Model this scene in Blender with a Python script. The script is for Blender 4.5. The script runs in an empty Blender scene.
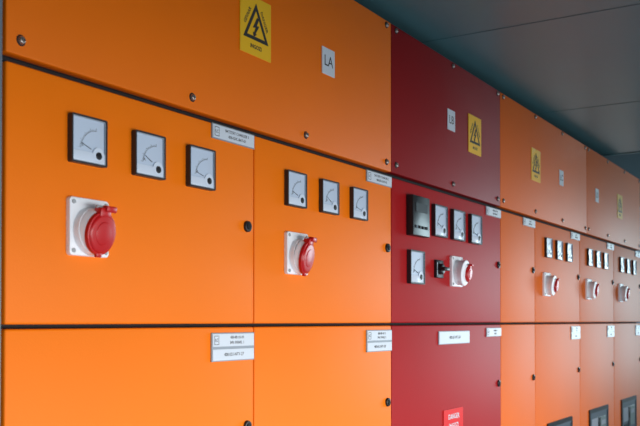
import bpy, bmesh, math, random
from mathutils import Vector, Matrix
random.seed(3)
sc = bpy.context.scene
COL = sc.collection
sc.view_settings.view_transform = 'Standard'
sc.view_settings.look = 'None'

H = 1.20        # height of the seam between upper and lower doors above the floor
TOPZ = H + 0.76
CEIL = H + 0.80

# ------------------------------------------------------------------ materials
def mat(name, col, rough=0.5, metal=0.0, bump=0.0, bscale=400, var=0.0, spec=0.5, coat=0.0, vscale=4.0):
    m = bpy.data.materials.new(name); m.use_nodes = True
    nt = m.node_tree; b = nt.nodes['Principled BSDF']
    b.inputs['Base Color'].default_value = (*col, 1)
    b.inputs['Roughness'].default_value = rough
    b.inputs['Metallic'].default_value = metal
    b.inputs['Specular IOR Level'].default_value = spec
    b.inputs['Coat Weight'].default_value = coat
    tc = nt.nodes.new('ShaderNodeTexCoord')
    if bump > 0:
        n = nt.nodes.new('ShaderNodeTexNoise'); n.inputs['Scale'].default_value = bscale
        n.inputs['Detail'].default_value = 3
        nt.links.new(tc.outputs['Object'], n.inputs['Vector'])
        bp = nt.nodes.new('ShaderNodeBump'); bp.inputs['Strength'].default_value = bump
        bp.inputs['Distance'].default_value = 0.001
        nt.links.new(n.outputs['Fac'], bp.inputs['Height'])
        nt.links.new(bp.outputs['Normal'], b.inputs['Normal'])
    if var > 0:
        n2 = nt.nodes.new('ShaderNodeTexNoise'); n2.inputs['Scale'].default_value = vscale
        nt.links.new(tc.outputs['Object'], n2.inputs['Vector'])
        mx = nt.nodes.new('ShaderNodeMix'); mx.data_type = 'RGBA'
        mx.inputs['A'].default_value = (*[c*(1-var) for c in col], 1)
        mx.inputs['B'].default_value = (*[min(1, c*(1+var)) for c in col], 1)
        nt.links.new(n2.outputs['Fac'], mx.inputs['Factor'])
        nt.links.new(mx.outputs['Result'], b.inputs['Base Color'])
    return m

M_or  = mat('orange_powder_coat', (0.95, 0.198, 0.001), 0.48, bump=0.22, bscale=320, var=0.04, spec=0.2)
M_or_shade = mat('orange_coat_shaded', (0.86, 0.172, 0.001), 0.48, bump=0.22, bscale=320, var=0.04, spec=0.2)  # darker copy of the door orange; shade on the upper cover put into colour
M_or2 = mat('hazed_orange_powder_coat', (0.78, 0.150, 0.010), 0.52, bump=0.22, bscale=320, var=0.04, spec=0.3)  # duller copy of the orange; haze of glancing light put into colour
M_red = mat('crimson_powder_coat', (0.38, 0.007, 0.009), 0.5, bump=0.22, bscale=320, var=0.05, spec=0.18)
M_red_shade = mat('crimson_coat_shaded', (0.265, 0.006, 0.008), 0.5, bump=0.22, bscale=320, var=0.05, spec=0.18)  # same crimson darkened; the upper cover's shade is painted into it
M_dark = mat('dark_gap_steel', (0.010, 0.010, 0.012), 0.8)
M_blk = mat('black_plastic', (0.012, 0.012, 0.014), 0.35)
M_bez = mat('dark_meter_frame', (0.022, 0.025, 0.030), 0.4)
M_bezl = mat('pale_meter_edge', (0.35, 0.40, 0.46), 0.3)
M_wht = mat('white_plastic', (0.90, 0.93, 0.97), 0.35)
M_lbl = mat('white_label_laminate', (0.66, 0.73, 0.80), 0.4)
M_hold = mat('grey_label_holder', (0.30, 0.35, 0.40), 0.35)
M_dial = mat('meter_dial_white', (0.56, 0.67, 0.81), 0.22)
M_dial2 = mat('meter_lower_cover', (0.68, 0.78, 0.90), 0.22)
M_grey = mat('grey_plastic', (0.35, 0.38, 0.40), 0.4)
M_dgrey = mat('dark_blue_grey_plate', (0.09, 0.12, 0.15), 0.35)
M_ink = mat('dark_ink', (0.02, 0.02, 0.025), 0.6)
M_ink2 = mat('grey_ink', (0.12, 0.135, 0.15), 0.6)
M_yel = mat('warning_yellow', (0.90, 0.52, 0.01), 0.45)
M_redp = mat('red_plastic', (0.52, 0.005, 0.007), 0.3)
M_redn = mat('bright_red_laminate', (0.75, 0.02, 0.02), 0.4)
M_scr = mat('zinc_screw', (0.45, 0.40, 0.36), 0.35, metal=0.9)
M_ceil = mat('ceiling_panel_grey', (0.115, 0.262, 0.285), 0.34, var=0.05)
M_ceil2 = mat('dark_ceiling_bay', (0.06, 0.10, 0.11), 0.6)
M_trim = mat('ceiling_joint', (0.095, 0.215, 0.235), 0.5)
M_trimw = mat('light_joint', (0.14, 0.29, 0.31), 0.5)
M_wall = mat('painted_wall', (0.28, 0.36, 0.42), 0.7, bump=0.2, bscale=60, var=0.05)
M_floor = mat('grey_floor_coating', (0.16, 0.20, 0.24), 0.5, bump=0.2, bscale=40, var=0.1)
M_post = mat('grey_blue_steel', (0.16, 0.20, 0.24), 0.4)
M_scrn = mat('dark_display', (0.016, 0.020, 0.024), 0.4)
M_green = mat('pale_green_plate', (0.16, 0.22, 0.22), 0.4)

# ------------------------------------------------------------------ mesh builder
class MB:
    def __init__(s): s.bm = bmesh.new()
    def _merge(s, b, mi, xf=None):
        if xf is not None: bmesh.ops.transform(b, matrix=xf, verts=b.verts)
        for f in b.faces: f.material_index = mi
        me = bpy.data.meshes.new('tmp'); b.to_mesh(me); b.free()
        s.bm.from_mesh(me); bpy.data.meshes.remove(me)
    def box(s, x0, x1, y0, y1, z0, z1, bev=0.0, mi=0, corner=0.0, xf=None, seg=2):
        b = bmesh.new()
        bmesh.ops.create_cube(b, size=1)
        for v in b.verts:
            v.co = Vector((x0+(v.co.x+.5)*(x1-x0), y0+(v.co.y+.5)*(y1-y0), z0+(v.co.z+.5)*(z1-z0)))
        if corner > 0:
            es = [e for e in b.edges if abs(e.verts[0].co.y-e.verts[1].co.y) > 1e-7]
            bmesh.ops.bevel(b, geom=es, offset=corner, segments=5, affect='EDGES', profile=.5)
        if bev > 0:
            if corner > 0:
                es = [e for e in b.edges if abs(e.verts[0].co.y-y0) < 1e-7 and abs(e.verts[1].co.y-y0) < 1e-7]
            else: es = b.edges[:]
            bmesh.ops.bevel(b, geom=es, offset=bev, segments=seg, affect='EDGES', profile=.5)
        s._merge(b, mi, xf); return s
    def cyl(s, cx, cz, r0, r1, y0, y1, mi=0, seg=32, bev=0.0, xf=None):
        b = bmesh.new()
        bmesh.ops.create_cone(b, cap_ends=True, segments=seg, radius1=r0, radius2=r1, depth=1)
        for v in b.verts:
            x, y, z = v.co
            v.co = Vector((cx+x, y0+(z+.5)*(y1-y0), cz+y))
        bmesh.ops.recalc_face_normals(b, faces=b.faces)
        if bev > 0:
            es = [e for e in b.edges if abs(e.verts[0].co.y-e.verts[1].co.y) < 1e-7 and abs(e.verts[0].co.y-y0) < 1e-6]
            bmesh.ops.bevel(b, geom=es, offset=bev, segments=3, affect='EDGES', profile=.5)
        s._merge(b, mi, xf); return s
    def poly(s, pts, y0, y1, mi=0, xf=None):
        b = bmesh.new()
        v0 = [b.verts.new((p[0], y0, p[1])) for p in pts]
        v1 = [b.verts.new((p[0], y1, p[1])) for p in pts]
        b.faces.new(v0); b.faces.new(v1[::-1])
        n = len(pts)
        for i in range(n): b.faces.new((v0[i], v1[i], v1[(i+1) % n], v0[(i+1) % n]))
        bmesh.ops.recalc_face_normals(b, faces=b.faces)
        s._merge(b, mi, xf); return s
    def ring(s, outer, inner, y0, y1, mi=0):
        b = bmesh.new(); n = len(outer)
        L = [[b.verts.new((p[0], y, p[1])) for p in loop] for loop, y in ((outer, y0), (inner, y0), (outer, y1), (inner, y1))]
        for i in range(n):
            j = (i+1) % n
            b.faces.new((L[0][i], L[0][j], L[1][j], L[1][i]))
            b.faces.new((L[2][i], L[3][i], L[3][j], L[2][j]))
            b.faces.new((L[0][i], L[2][i], L[2][j], L[0][j]))
            b.faces.new((L[1][i], L[1][j], L[3][j], L[3][i]))
        bmesh.ops.recalc_face_normals(b, faces=b.faces)
        s._merge(b, mi); return s
    def mesh(s, name, mats, smooth=False):
        me = bpy.data.meshes.new(name); s.bm.normal_update(); s.bm.to_mesh(me); s.bm.free()
        for m in mats: me.materials.append(m)
        if smooth:
            for p in me.polygons: p.use_smooth = True
            try: me.set_sharp_from_angle(angle=math.radians(35))
            except Exception: pass
        return me

def add(name, me, parent=None, loc=(0, 0, 0), label=None, category=None, group=None, kind=None):
    o = bpy.data.objects.new(name, me); COL.objects.link(o); o.location = loc
    if parent: o.parent = parent
    if label: o['label'] = label
    if category: o['category'] = category
    if group: o['group'] = group
    if kind: o['kind'] = kind
    return o

def copy_tree(root, loc, label=None, group=None, scale=1.0):
    r = root.copy(); COL.objects.link(r); r.location = loc; r.scale = (scale, scale, scale)
    if label: r['label'] = label
    if group: r['group'] = group
    def rec(src, dst):
        for c in list(src.children):
            k = c.copy(); COL.objects.link(k); k.parent = dst
            rec(c, k)
    rec(root, r)
    return r

def text_mesh(lines, size, name='lettering', m=None, spacing=1.35, bold=0.0, maxw=None):
    bm = bmesh.new(); n = len(lines)
    for i, t in enumerate(lines):
        cu = bpy.data.curves.new('t', 'FONT'); cu.body = t; cu.size = size
        cu.align_x = 'CENTER'; cu.align_y = 'CENTER'; cu.offset = bold; cu.extrude = 0.00012
        cu.resolution_u = 2
        ob = bpy.data.objects.new('t', cu); COL.objects.link(ob)
        dg = bpy.context.evaluated_depsgraph_get(); dg.update()
        me = bpy.data.meshes.new_from_object(ob.evaluated_get(dg))
        if len(me.vertices):
            xs = [v.co.x for v in me.vertices]; w = max(xs)-min(xs)
            k = min(1, maxw/w) if maxw else 1
            zo = ((n-1)/2-i)*size*spacing
            for v in me.vertices:
                x, y, z = v.co
                v.co = Vector((x*k, -z, y+zo))
        bm.from_mesh(me)
        bpy.data.objects.remove(ob); bpy.data.curves.remove(cu); bpy.data.meshes.remove(me)
    for f in bm.faces: f.material_index = 0
    me = bpy.data.meshes.new(name); bm.to_mesh(me); bm.free()
    me.materials.append(m or M_ink)
    return me

# ------------------------------------------------------------------ room shell
X0, X1, YB, YF = -3.0, 7.0, 0.46, -2.1
def slab(name, x0, x1, y0, y1, z0, z1, m):
    return add(name, MB().box(x0, x1, y0, y1, z0, z1).mesh(name, [m]), kind='structure')
slab('floor', X0, X1, YF, YB, -0.1, 0, M_floor)
slab('wall_back', X0, X1, YB, YB+.1, 0, CEIL+.12, M_wall)
slab('wall_end', X1, X1+.1, YF, YB, 0, CEIL+.12, M_wall)
slab('wall_near', X0-.1, X0, YF, YB, 0, CEIL+.12, M_wall)
DX0, DX1, DZ = -1.7, 3.0, 1.35
mb = MB().box(X0, DX0, YF-.1, YF, 0, CEIL+.12).box(DX1, X1, YF-.1, YF, 0, CEIL+.12).box(DX0, DX1, YF-.1, YF, DZ, CEIL+.12)
add('wall_front', mb.mesh('wall_front', [M_wall]), kind='structure')
mb = MB().box(DX0-.06, DX0, YF-.12, YF+.02, 0, DZ+.06).box(DX1, DX1+.06, YF-.12, YF+.02, 0, DZ+.06).box(DX0, DX1, YF-.12, YF+.02, DZ, DZ+.06)
add('door_1', mb.mesh('door_frame', [M_grey]), kind='structure')
XE = 3.57
slab('ceiling', X0, XE, YF, YB, CEIL, CEIL+.12, M_ceil)
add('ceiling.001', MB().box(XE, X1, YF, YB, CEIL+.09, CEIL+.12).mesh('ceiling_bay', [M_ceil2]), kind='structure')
slab('trim_1', 1.50, 1.505, YF, YB, CEIL-.001, CEIL, M_trim)
slab('trim_2', 2.54, 2.546, YF, YB, CEIL-.001, CEIL, M_trimw)
slab('trim_3', XE-.02, XE+.002, YF, YB, CEIL-.004, CEIL, M_trimw)

# ------------------------------------------------------------------ cabinets
ml = MB().cyl(0, 0, .0105, .0115, -.005, .001, 0, 28, .0012).cyl(0, 0, .006, .006, -.0062, -.004, 1, 20)\
    .box(-.0012, .0012, -.0068, -.006, -.005, .005, 0, 0).mesh('lock', [M_blk, M_dark], True)
msc = MB().cyl(0, 0, .0075, .009, -.0012, .001, 1, 24).cyl(0, 0, .0048, .0062, -.0052, -.001, 0, 20, .0015)\
    .box(-.004, .004, -.0056, -.005, -.0006, .0006, 0, 1).mesh('screw', [M_scr, M_dark], True)

def sq(a, b=None, r=0.0, cx=0, cz=0, n=4):
    b = a if b is None else b
    pts = []
    for sx, sz, a0 in ((1, 1, 0), (-1, 1, 90), (-1, -1, 180), (1, -1, 270)):
        for k in range(n):
            t = math.radians(a0+90*k/(n-1))
            pts.append((cx+sx*(a-r)+r*abs(math.cos(t))*sx, cz+sz*(b-r)+r*abs(math.sin(t))*sz))
    return pts
mbw = MB().ring(sq(.165, .095, .006), sq(.148, .078, .004), -.006, .001, 0).ring(sq(.148, .078, .004), sq(.142, .072, .003), -.0050, .001, 1)
mbw.box(-.143, .143, -.003, .0, -.073, .073, 0, 2).box(-.125, -.02, -.004, -.002, -.02, .05, 0, 3).box(.025, .12, -.005, -.002, -.05, .05, .001, 4)
mbw.box(-.018, .018, -.0055, -.002, -.05, .05, .001, 0).box(-.012, .012, -.0068, -.005, -.010, .026, .0008, 5).box(-.12, -.03, -.005, -.002, -.055, -.032, 0, 0)
mbw.box(.035, .11, -.0058, -.004, .012, .032, 0, 3)
m_brk = mbw.mesh('breaker_window', [M_blk, M_dgrey, M_dgrey, M_bezl, M_green, M_dark])

def cabinet(x0, x1, m, label, group=None, breaker=False):
    w = x1-x0; g = .0015
    root = add('electrical_cabinet', None, None, (x0, 0, 0), label, 'electrical cabinet', group)
    root.empty_display_size = .1
    t = .003
    mb = MB().box(t*.2, w-t*.2, .021, .42, .08, H+.378, 0, 1)
    mb.box(.0006, w-.0006, .03, .42, .08, H+.3785, .001, 0)
    add('body', mb.mesh('body', [m, M_dark]), root)
    add('plinth', MB().box(.01, w-.01, .05, .41, 0, .08, .002).mesh('plinth', [M_dark]), root)
    for z0, z1, lz in ((H-.005, H+.3665, H+.184), (.09, H-.0115, H-.204)):
        me = MB().box(g, w-g, 0, .0205, z0, z1, .0034, 0, seg=4).mesh('door', [m], True)
        d = add('door', me, root)
        add('lock', ml, d, (w-.024, 0, lz), 'black round quarter-turn lock')
    if breaker:
        add('breaker_window', m_brk, d, (.30, 0, H-.482), 'black-framed window with circuit breaker toggle')
    return root
XS = [0, .6, 1.2, 2.0, 2.36, 2.96, 3.56, 4.16]
cabinet(0, .6, M_or, 'bright orange steel switchgear cabinet at the end of the row')
cabinet(.6, 1.2, M_or, 'bright orange steel switchgear cabinet beside the red cabinet')
cabinet(1.2, 2.0, M_red, 'wide crimson red steel switchgear cabinet between orange ones')
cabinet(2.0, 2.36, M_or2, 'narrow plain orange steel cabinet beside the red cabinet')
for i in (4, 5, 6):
    cabinet(XS[i], XS[i+1], M_or2, 'far orange steel cabinet with meters, socket and breaker window', 'far orange switchgear cabinets', True)

def busbar(x0, x1, m, nscrew, label, nm='busbar_compartment'):
    w = x1-x0
    root = add(nm, None, None, (x0, 0, H+.379), label, 'electrical enclosure')
    h = .381
    add('body', MB().box(.0006, w-.0006, .021, .42, .0, h-.001, 0).mesh('body', [M_dark]), root)
    cv = add('cover_panel', MB().box(.001, w-.001, 0, .0205, .0, h, .0024, 0, seg=3).mesh('cover_panel', [m], True), root)
    for k in range(nscrew):
        x = .027+(w-.054)*k/(nscrew-1)
        for z in (.022, h-.012):
            add('screw', msc, cv, (x, 0, z), 'small round zinc screw')
busbar(0, 1.2, M_or_shade, 4, 'long orange busbar cover with screws above two doors')
busbar(1.2, 2.0, M_red_shade, 3, 'shaded red busbar cover with screws above red door')
busbar(2.0, 3.08, M_or2, 4, 'far orange busbar cover beside the red cover')
busbar(3.08, 4.16, M_or2, 4, 'orange busbar cover at the far end of row')

add('steel_post', MB().box(-.06, -.0045, .0, .42, 0, CEIL-.001, .002).mesh('steel_post', [M_post], True), None, (0, 0, 0),
    'grey blue painted steel post beside the orange cabinet', 'post')

# ------------------------------------------------------------------ meters
def meter(loc, unit, ang, label, group, fw=.0342):
    root = add('panel_meter', None, None, loc, label, 'meter', group)
    root.empty_display_size = .03
    mb = MB().ring(sq(.037, r=.003), sq(fw, r=.002), -.0100, .0008, 0)
    mb.ring(sq(fw, r=.002), sq(.0330, r=.0015), -.0088, .0008, 1)
    add('bezel', mb.mesh('bezel', [M_bez, M_bezl]), root)
    mb = MB().box(-.0335, .0335, -.006, .0, -.0335, .0335, 0, 0)
    cx, cz = .018, -.017
    R = .034
    n = 18
    def P(r, a): return (cx+r*math.cos(a), cz+r*math.sin(a))
    for i in range(n):
        a0 = math.radians(92+80*i/n); a1 = math.radians(92+80*(i+1)/n)
        mb.poly([P(R, a0), P(R+.0004, a0), P(R+.0004, a1), P(R, a1)], -.0064, -.006, 1)
    for i in range(21):
        a = math.radians(92+80*i/20); d = .009
        L = .0050 if i % 5 == 0 else .0028
        mb.poly([P(R, a-d*.6), P(R+L, a-d*.6), P(R+L, a+d*.6), P(R, a+d*.6)], -.0064, -.006, 1)
    add('dial', mb.mesh('dial', [M_dial, M_ink2]), root)
    a = math.radians(ang)
    p0 = Vector(P(.014, a)); p1 = Vector(P(.035, a)); q = Vector((-math.sin(a), math.cos(a)))*.0005
    add('needle', MB().poly([tuple(p0+q), tuple(p1+q*.4), tuple(p1-q*.4), tuple(p0-q)], -.0076, -.007, 0)
        .mesh('needle', [M_ink]), root)
    mb = MB().box(-.033, .033, -.0080, -.006, -.033, -.0175, .0003, 0).cyl(cx+.002, -.0205, .0125, .0125, -.0082, -.006, 0, 32)
    mb.cyl(cx+.002, cz-.004, .0060, .0060, -.0095, -.006, 1, 24, .0006)
    add('pivot_cover', mb.mesh('pivot_cover', [M_dial2, M_blk], True), root, label='pale lower cover strip with black adjusting knob')
    add('lettering', text_mesh([unit], .008, m=M_ink2), root, (-.012, -.0062, -.008))
    return root
g1 = 'analogue panel meters on the cabinets'
lab = 'square dark-framed analogue meter with white dial on orange door'
protos = [meter((0+.152, 0, H+.278), 'V', 160, lab, g1), meter((.290, 0, H+.277), 'A', 152, lab, g1), meter((.428, 0, H+.276), 'A', 166, lab, g1)]
for k, p in enumerate(protos):
    copy_tree(p, (.594+.150+.138*k, 0, H+.277))
far = meter((2.36+.150, 0, H+.277), 'A', 160, 'square analogue meter with bright white dial on far orange door', g1, .0352)
for bx in (2.36, 2.96, 3.56):
    for k in range(3):
        if bx == 2.36 and k == 0: continue
        copy_tree(far, (bx+.150+.138*k, 0, H+.277))
for k, x in enumerate((1.490, 1.622, 1.760)):
    copy_tree(protos[k], (x, 0, H+.281), 'square dark-framed analogue meter with white dial on red door', scale=1.2)
copy_tree(protos[0], (1.334, 0, H+.143), 'dark-framed analogue meter on red door beside rotary switch', scale=1.2)

# digital controller on red door
r = add('digital_meter', None, None, (1.339, 0, H+.279), 'black square digital power meter on the red door', 'digital meter')
mb = MB().box(-.053, .053, -.020, .001, -.053, .053, .002, 0, .003)
add('housing', mb.mesh('housing', [M_blk], True), r)
add('display', MB().box(-.036, .036, -.0212, -.0195, .010, .034, .0005, 0).mesh('display', [M_bez]), r, label='small dark grey display window')
for k in range(4):
    add('button', MB().box(-.038+k*.021, -.026+k*.021, -.0225, -.0195, -.034, -.026, .001).mesh('button', [M_dgrey if k == 0 else M_scrn]), r)

# rotary switch
r = add('rotary_switch', None, None, (1.488, 0, H+.146), 'small black rotary selector switch on the red door', 'switch')
add('switch_plate', MB().box(-.025, .025, -.008, .001, -.025, .025, .0015, 0, .003).mesh('switch_plate', [M_blk], True), r)
add('knob', MB().cyl(0, 0, .014, .016, -.018, -.007, 0, 28, .002).box(-.018, .018, -.030, -.016, -.005, .005, .002, 0)
    .mesh('knob', [M_blk], True), r)
add('marking', MB().box(-.0215, -.0185, -.0085, -.0075, -.018, .018, 0).mesh('marking', [M_lbl]), r, label='white position marking')

# ------------------------------------------------------------------ power sockets
def socket(loc, label, group, tilt=10, hd=.017, hr=.0330, lr=.0325, yaw=0, cz=-.006, lx=0.0):
    root = add('power_socket', None, None, loc, label, 'power socket', group)
    root.empty_display_size = .03
    add('flange', MB().box(-.041, .041, -.008, .001, -.0445, .0445, .002, 0, .006).mesh('flange', [M_wht], True), root)
    for sx in (-1, 1):
        for sz in (-1, 1):
            add('screw', MB().cyl(0, 0, .0034, .0036, -.0095, -.007, 0, 16).mesh('screw', [M_grey]), root, (sx*.0335, 0, sz*.037))
    T = Matrix.Translation((.003, -.012, cz)) @ Matrix.Rotation(math.radians(yaw), 4, 'Z') @ Matrix.Rotation(math.radians(tilt), 4, 'X')
    mb = MB().cyl(.002, cz, .0350, .0375, -.018, -.007, 0, 48)
    mb.cyl(0, 0, hr, .0355, -hd, .000, 0, 48, .003, xf=T)
    add('housing', mb.mesh('housing', [M_wht], True), root)
    k = lr/.0315
    TL = T @ Matrix.Translation((lx, 0, 0))
    mb = MB().cyl(0, -.001, lr, lr, -hd-.0055, -hd+.0005, 0, 48, .0012, xf=TL)
    mb.cyl(0, -.001, .0265*k, .0290*k, -hd-.0085, -hd-.005, 0, 48, .002, xf=TL)
    mb.cyl(0, -.001, .0165*k, .0175*k, -hd-.0095, -hd-.008, 0, 40, .0006, xf=TL)
    mb.box(-.012*k, .012*k, -hd-.008, -hd+.006*(lx == 0), .020*k, .036*k, .002, 0, xf=TL)
    mb.box(-.003*k, .020*k, -hd-.011, -hd-.001, .031*k, .040*k, .0015, 0, xf=TL)
    mb.box(-.006*k, .006*k, -hd-.006, -hd, -.036*k, -.028*k, .002, 0, xf=TL)
    add('lid', mb.mesh('lid', [M_redp], True), root, label='red round spring lid')
    me = MB().cyl(0, 0, .0025, .0025, -.015, .015, 0, 16).mesh('hinge_pin', [M_grey], True)
    me.transform(TL @ Matrix.Translation((0, -hd+.001, .0365*k)) @ Matrix.Rotation(math.radians(90), 4, 'Z'))
    add('hinge_pin', me, root, label='grey hinge pin')
    return root
g2 = 'industrial power sockets on the cabinets'
socket((.154, 0, H+.144), 'white industrial power socket with red lid on bright orange door', g2, yaw=7, hd=.012, lr=.0335)
socket((.748, 0, H+.142), 'white industrial power socket with tilted red lid on orange door', g2, yaw=11, hd=.012, lr=.0350)
sp = socket((1.615, 0, H+.145), 'white industrial power socket with small red lid on red door', g2, tilt=6, hd=.020, hr=.0385, lr=.0225, cz=-.003, yaw=3, lx=.016)
for bx in (2.36, 2.96, 3.56):
    copy_tree(sp, (bx+.130, 0, H+.138), 'white industrial power socket with red lid on far orange door')

# ------------------------------------------------------------------ name plates
def plate(x0, x1, z0, z1, lines, size, label, logo=False, m=M_lbl, second=None, holder=M_hold):
    w, h = x1-x0, z1-z0
    root = add('name_plate', MB().box(-w/2, w/2, -.0026, .0004, -h/2, h/2, .0005, 0).mesh('name_plate', [holder]),
               None, ((x0+x1)/2, 0, (z0+z1)/2), label, 'label', 'name plates on the cabinets')
    zt = h/2-.002
    zb = -h/2+.002 if not second else .0010
    add('insert', MB().box(-w/2+.0025, w/2-.0025, -.0036, -.002, zb, zt, .0003, 0).mesh('insert', [m]), root)
    zc = (zt+zb)/2; ih = zt-zb
    ox = 0
    if logo:
        ox = w*.07
        mr = MB().ring(sq(w*.050, ih*.36), sq(w*.044, ih*.31), -.0040, -.0035)
        add('marking', mr.mesh('marking', [M_ink2]), root, (-w*.40, 0, zc))
        add('lettering', text_mesh(['LC'], ih*.36, m=M_ink, maxw=w*.06), root, (-w*.40, -.0038, zc))
    add('lettering', text_mesh(lines, size, m=M_ink, maxw=w*(.66 if logo else .74), spacing=1.25), root, (ox, -.0038, zc))
    if second:
        zt2 = -.0040; zb2 = -h/2+.002
        add('insert', MB().box(-w/2+.0025, w/2-.0025, -.0036, -.002, zb2, zt2, .0003, 0).mesh('insert', [m]), root)
        add('lettering', text_mesh([second], .0090, m=M_ink, maxw=w*.66), root, (0, -.0038, (zt2+zb2)/2))
    return root
tops = [('BATTERY CHARGER 1', '400-SDC-BAT-01'), ('BATTERY CHARGER 2', '400-SDC-BAT-02'), ('GENERATOR', '400-GEN-01'), ('SPARE', '400-SPR-01'),
        ('PUMP 1', '400-PMP-01'), ('PUMP 2', '400-PMP-02'), ('PUMP 3', '400-PMP-03')]
lows = [('400-80-10-10', '24V. PANEL 1'), ('400-80-10-11', '24V. PANEL 2'), ('400-80-12', 'MAINS'), None, ('PMP-01', '24V'), ('PMP-02', '24V'), ('PMP-03', '24V')]
low2 = ['400-051-NT1-27', '400-051-NT1-28', None, None, '400-17', '400-18', '400-19']
for i in range(7):
    xr = XS[i+1]
    where = 'red' if i == 2 else ('bright orange' if i < 2 else 'far orange')
    plate(xr-.137, xr-.003, H+.338, H+.366, list(tops[i]), .0078, 'white name plate with black lettering atop %s door' % where, logo=True)
    if lows[i]:
        plate(xr-.137, xr-.003, H-(.0755 if low2[i] else .050), H-.022, list(lows[i]), .0078,
              'white name plate with black lettering on lower %s door' % where, logo=True, second=low2[i])
plate(1.49, 1.72, H-.067, H-.029, ['400-051-MT1-01'], .0125, 'wide white name plate on the lower red door')
r = add('notice', MB().box(-.071, .071, -.0026, .0004, -.04, .04, .0005, 0).mesh('notice', [M_redn]), None, (1.596, 0, H-.295),
        'small bright red notice with white lettering on red door', 'sign')
add('lettering', text_mesh(['DANGER', 'INGOZI'], .020, m=M_lbl, bold=.0004, maxw=.11), r, (0, -.0028, 0.004))

def squareplate(xc, zc, t):
    r = add('letter_plate', MB().box(-.0275, .0275, -.002, .0004, -.030, .030, .0004, 0).mesh('letter_plate', [M_lbl]), None, (xc, 0, zc),
            'small white plate reading %s on busbar cover' % t, 'label', 'letter plates on busbar covers')
    add('lettering', text_mesh([t], .034, m=M_ink, maxw=.042), r, (0, -.0021, 0))
squareplate(.884, H+.582, 'LA'); squareplate(1.585, H+.585, 'LB'); squareplate(2.695, H+.568, 'LC'); squareplate(3.25, H+.565, 'LD')

# warning signs
def warning(xc, zc, where):
    W2, H2 = .0525, .0585
    r = add('warning_sign', MB().box(-W2, W2, -.0018, .0004, -H2, H2, .0003, 0).mesh('warning_sign', [M_yel]), None, (xc, 0, zc),
            'yellow high voltage warning sign with black triangle on '+where, 'warning sign', 'high voltage warning signs')
    def tri(c, R):
        return [(R*math.cos(math.radians(a)), c+R*math.sin(math.radians(a))) for a in (90, 210, 330)]
    cz = -.003
    add('triangle', MB().ring(tri(cz, .049), tri(cz, .035), -.0024, -.0016, 0).mesh('triangle', [M_ink]), r)
    b = [(.004, .030), (-.012, -.001), (-.002, .001), (-.008, -.014), (-.012, -.012), (-.009, -.0255), (.003, -.016), (-.002, -.0155),
         (.012, .0085), (.002, .0065), (.011, .026)]
    add('lightning_bolt', MB().poly([(x*.9, cz+z*.74) for x, z in b], -.0024, -.0016, 0).mesh('lightning_bolt', [M_ink]), r)
    for s, t in ((1, 'DANGER'), (-1, 'GEVAAR')):
        me = text_mesh([t], .0105, m=M_ink, bold=.0002)
        me.transform(Matrix.Rotation(math.radians(60*s), 4, 'Y'))
        add('lettering', me, r, (s*.0285, -.0019, .0165))
    add('lettering', text_mesh(['INGOZI'], .0110, m=M_ink, bold=.0003), r, (0, -.0019, -.0410))
warning(.603, H+.582, 'bright orange cover'); warning(1.770, H+.574, 'red cover')
warning(2.372, H+.570, 'far orange cover'); warning(3.69, H+.562, 'far orange cover')

# ------------------------------------------------------------------ light
def area(name, loc, rot, sx, sy, e, col):
    l = bpy.data.lights.new(name, 'AREA'); l.shape = 'RECTANGLE'; l.size = sx; l.size_y = sy; l.energy = e; l.color = col
    o = bpy.data.objects.new(name, l); COL.objects.link(o); o.location = loc; o.rotation_euler = rot
    return o
a = area('daylight_doorway', (.75, YF+.10, .85), (math.radians(65), 0, 0), 4.5, .8, 60, (1, .99, .98))
a.data.spread = math.radians(118)
area('far_window_light', (6.9, -1.35, 1.35), (math.radians(98), 0, math.radians(90)), 1.3, 1.0, 44, (.70, .92, 1))
w = bpy.data.worlds.new('world'); sc.world = w; w.use_nodes = True
w.node_tree.nodes['Background'].inputs[0].default_value = (.6, .75, 1, 1)
w.node_tree.nodes['Background'].inputs[1].default_value = .5

# ------------------------------------------------------------------ camera
cam = bpy.data.cameras.new('camera'); co = bpy.data.objects.new('camera', cam); COL.objects.link(co)
th = math.atan(545/897); tp = .014; pitch = math.atan(tp)
fwd = Vector((math.cos(th)*math.cos(pitch), math.sin(th)*math.cos(pitch), math.sin(pitch)))
co.rotation_euler = fwd.to_track_quat('-Z', 'Y').to_euler()
co.location = (-.842, -1.028, H+.000)
cam.sensor_width = 36; cam.lens = 897/640*36
cam.shift_y = (108-897*tp)/640
cam.clip_start = .05
cam.dof.use_dof = True; cam.dof.focus_distance = 2.0; cam.dof.aperture_fstop = 9
sc.camera = co
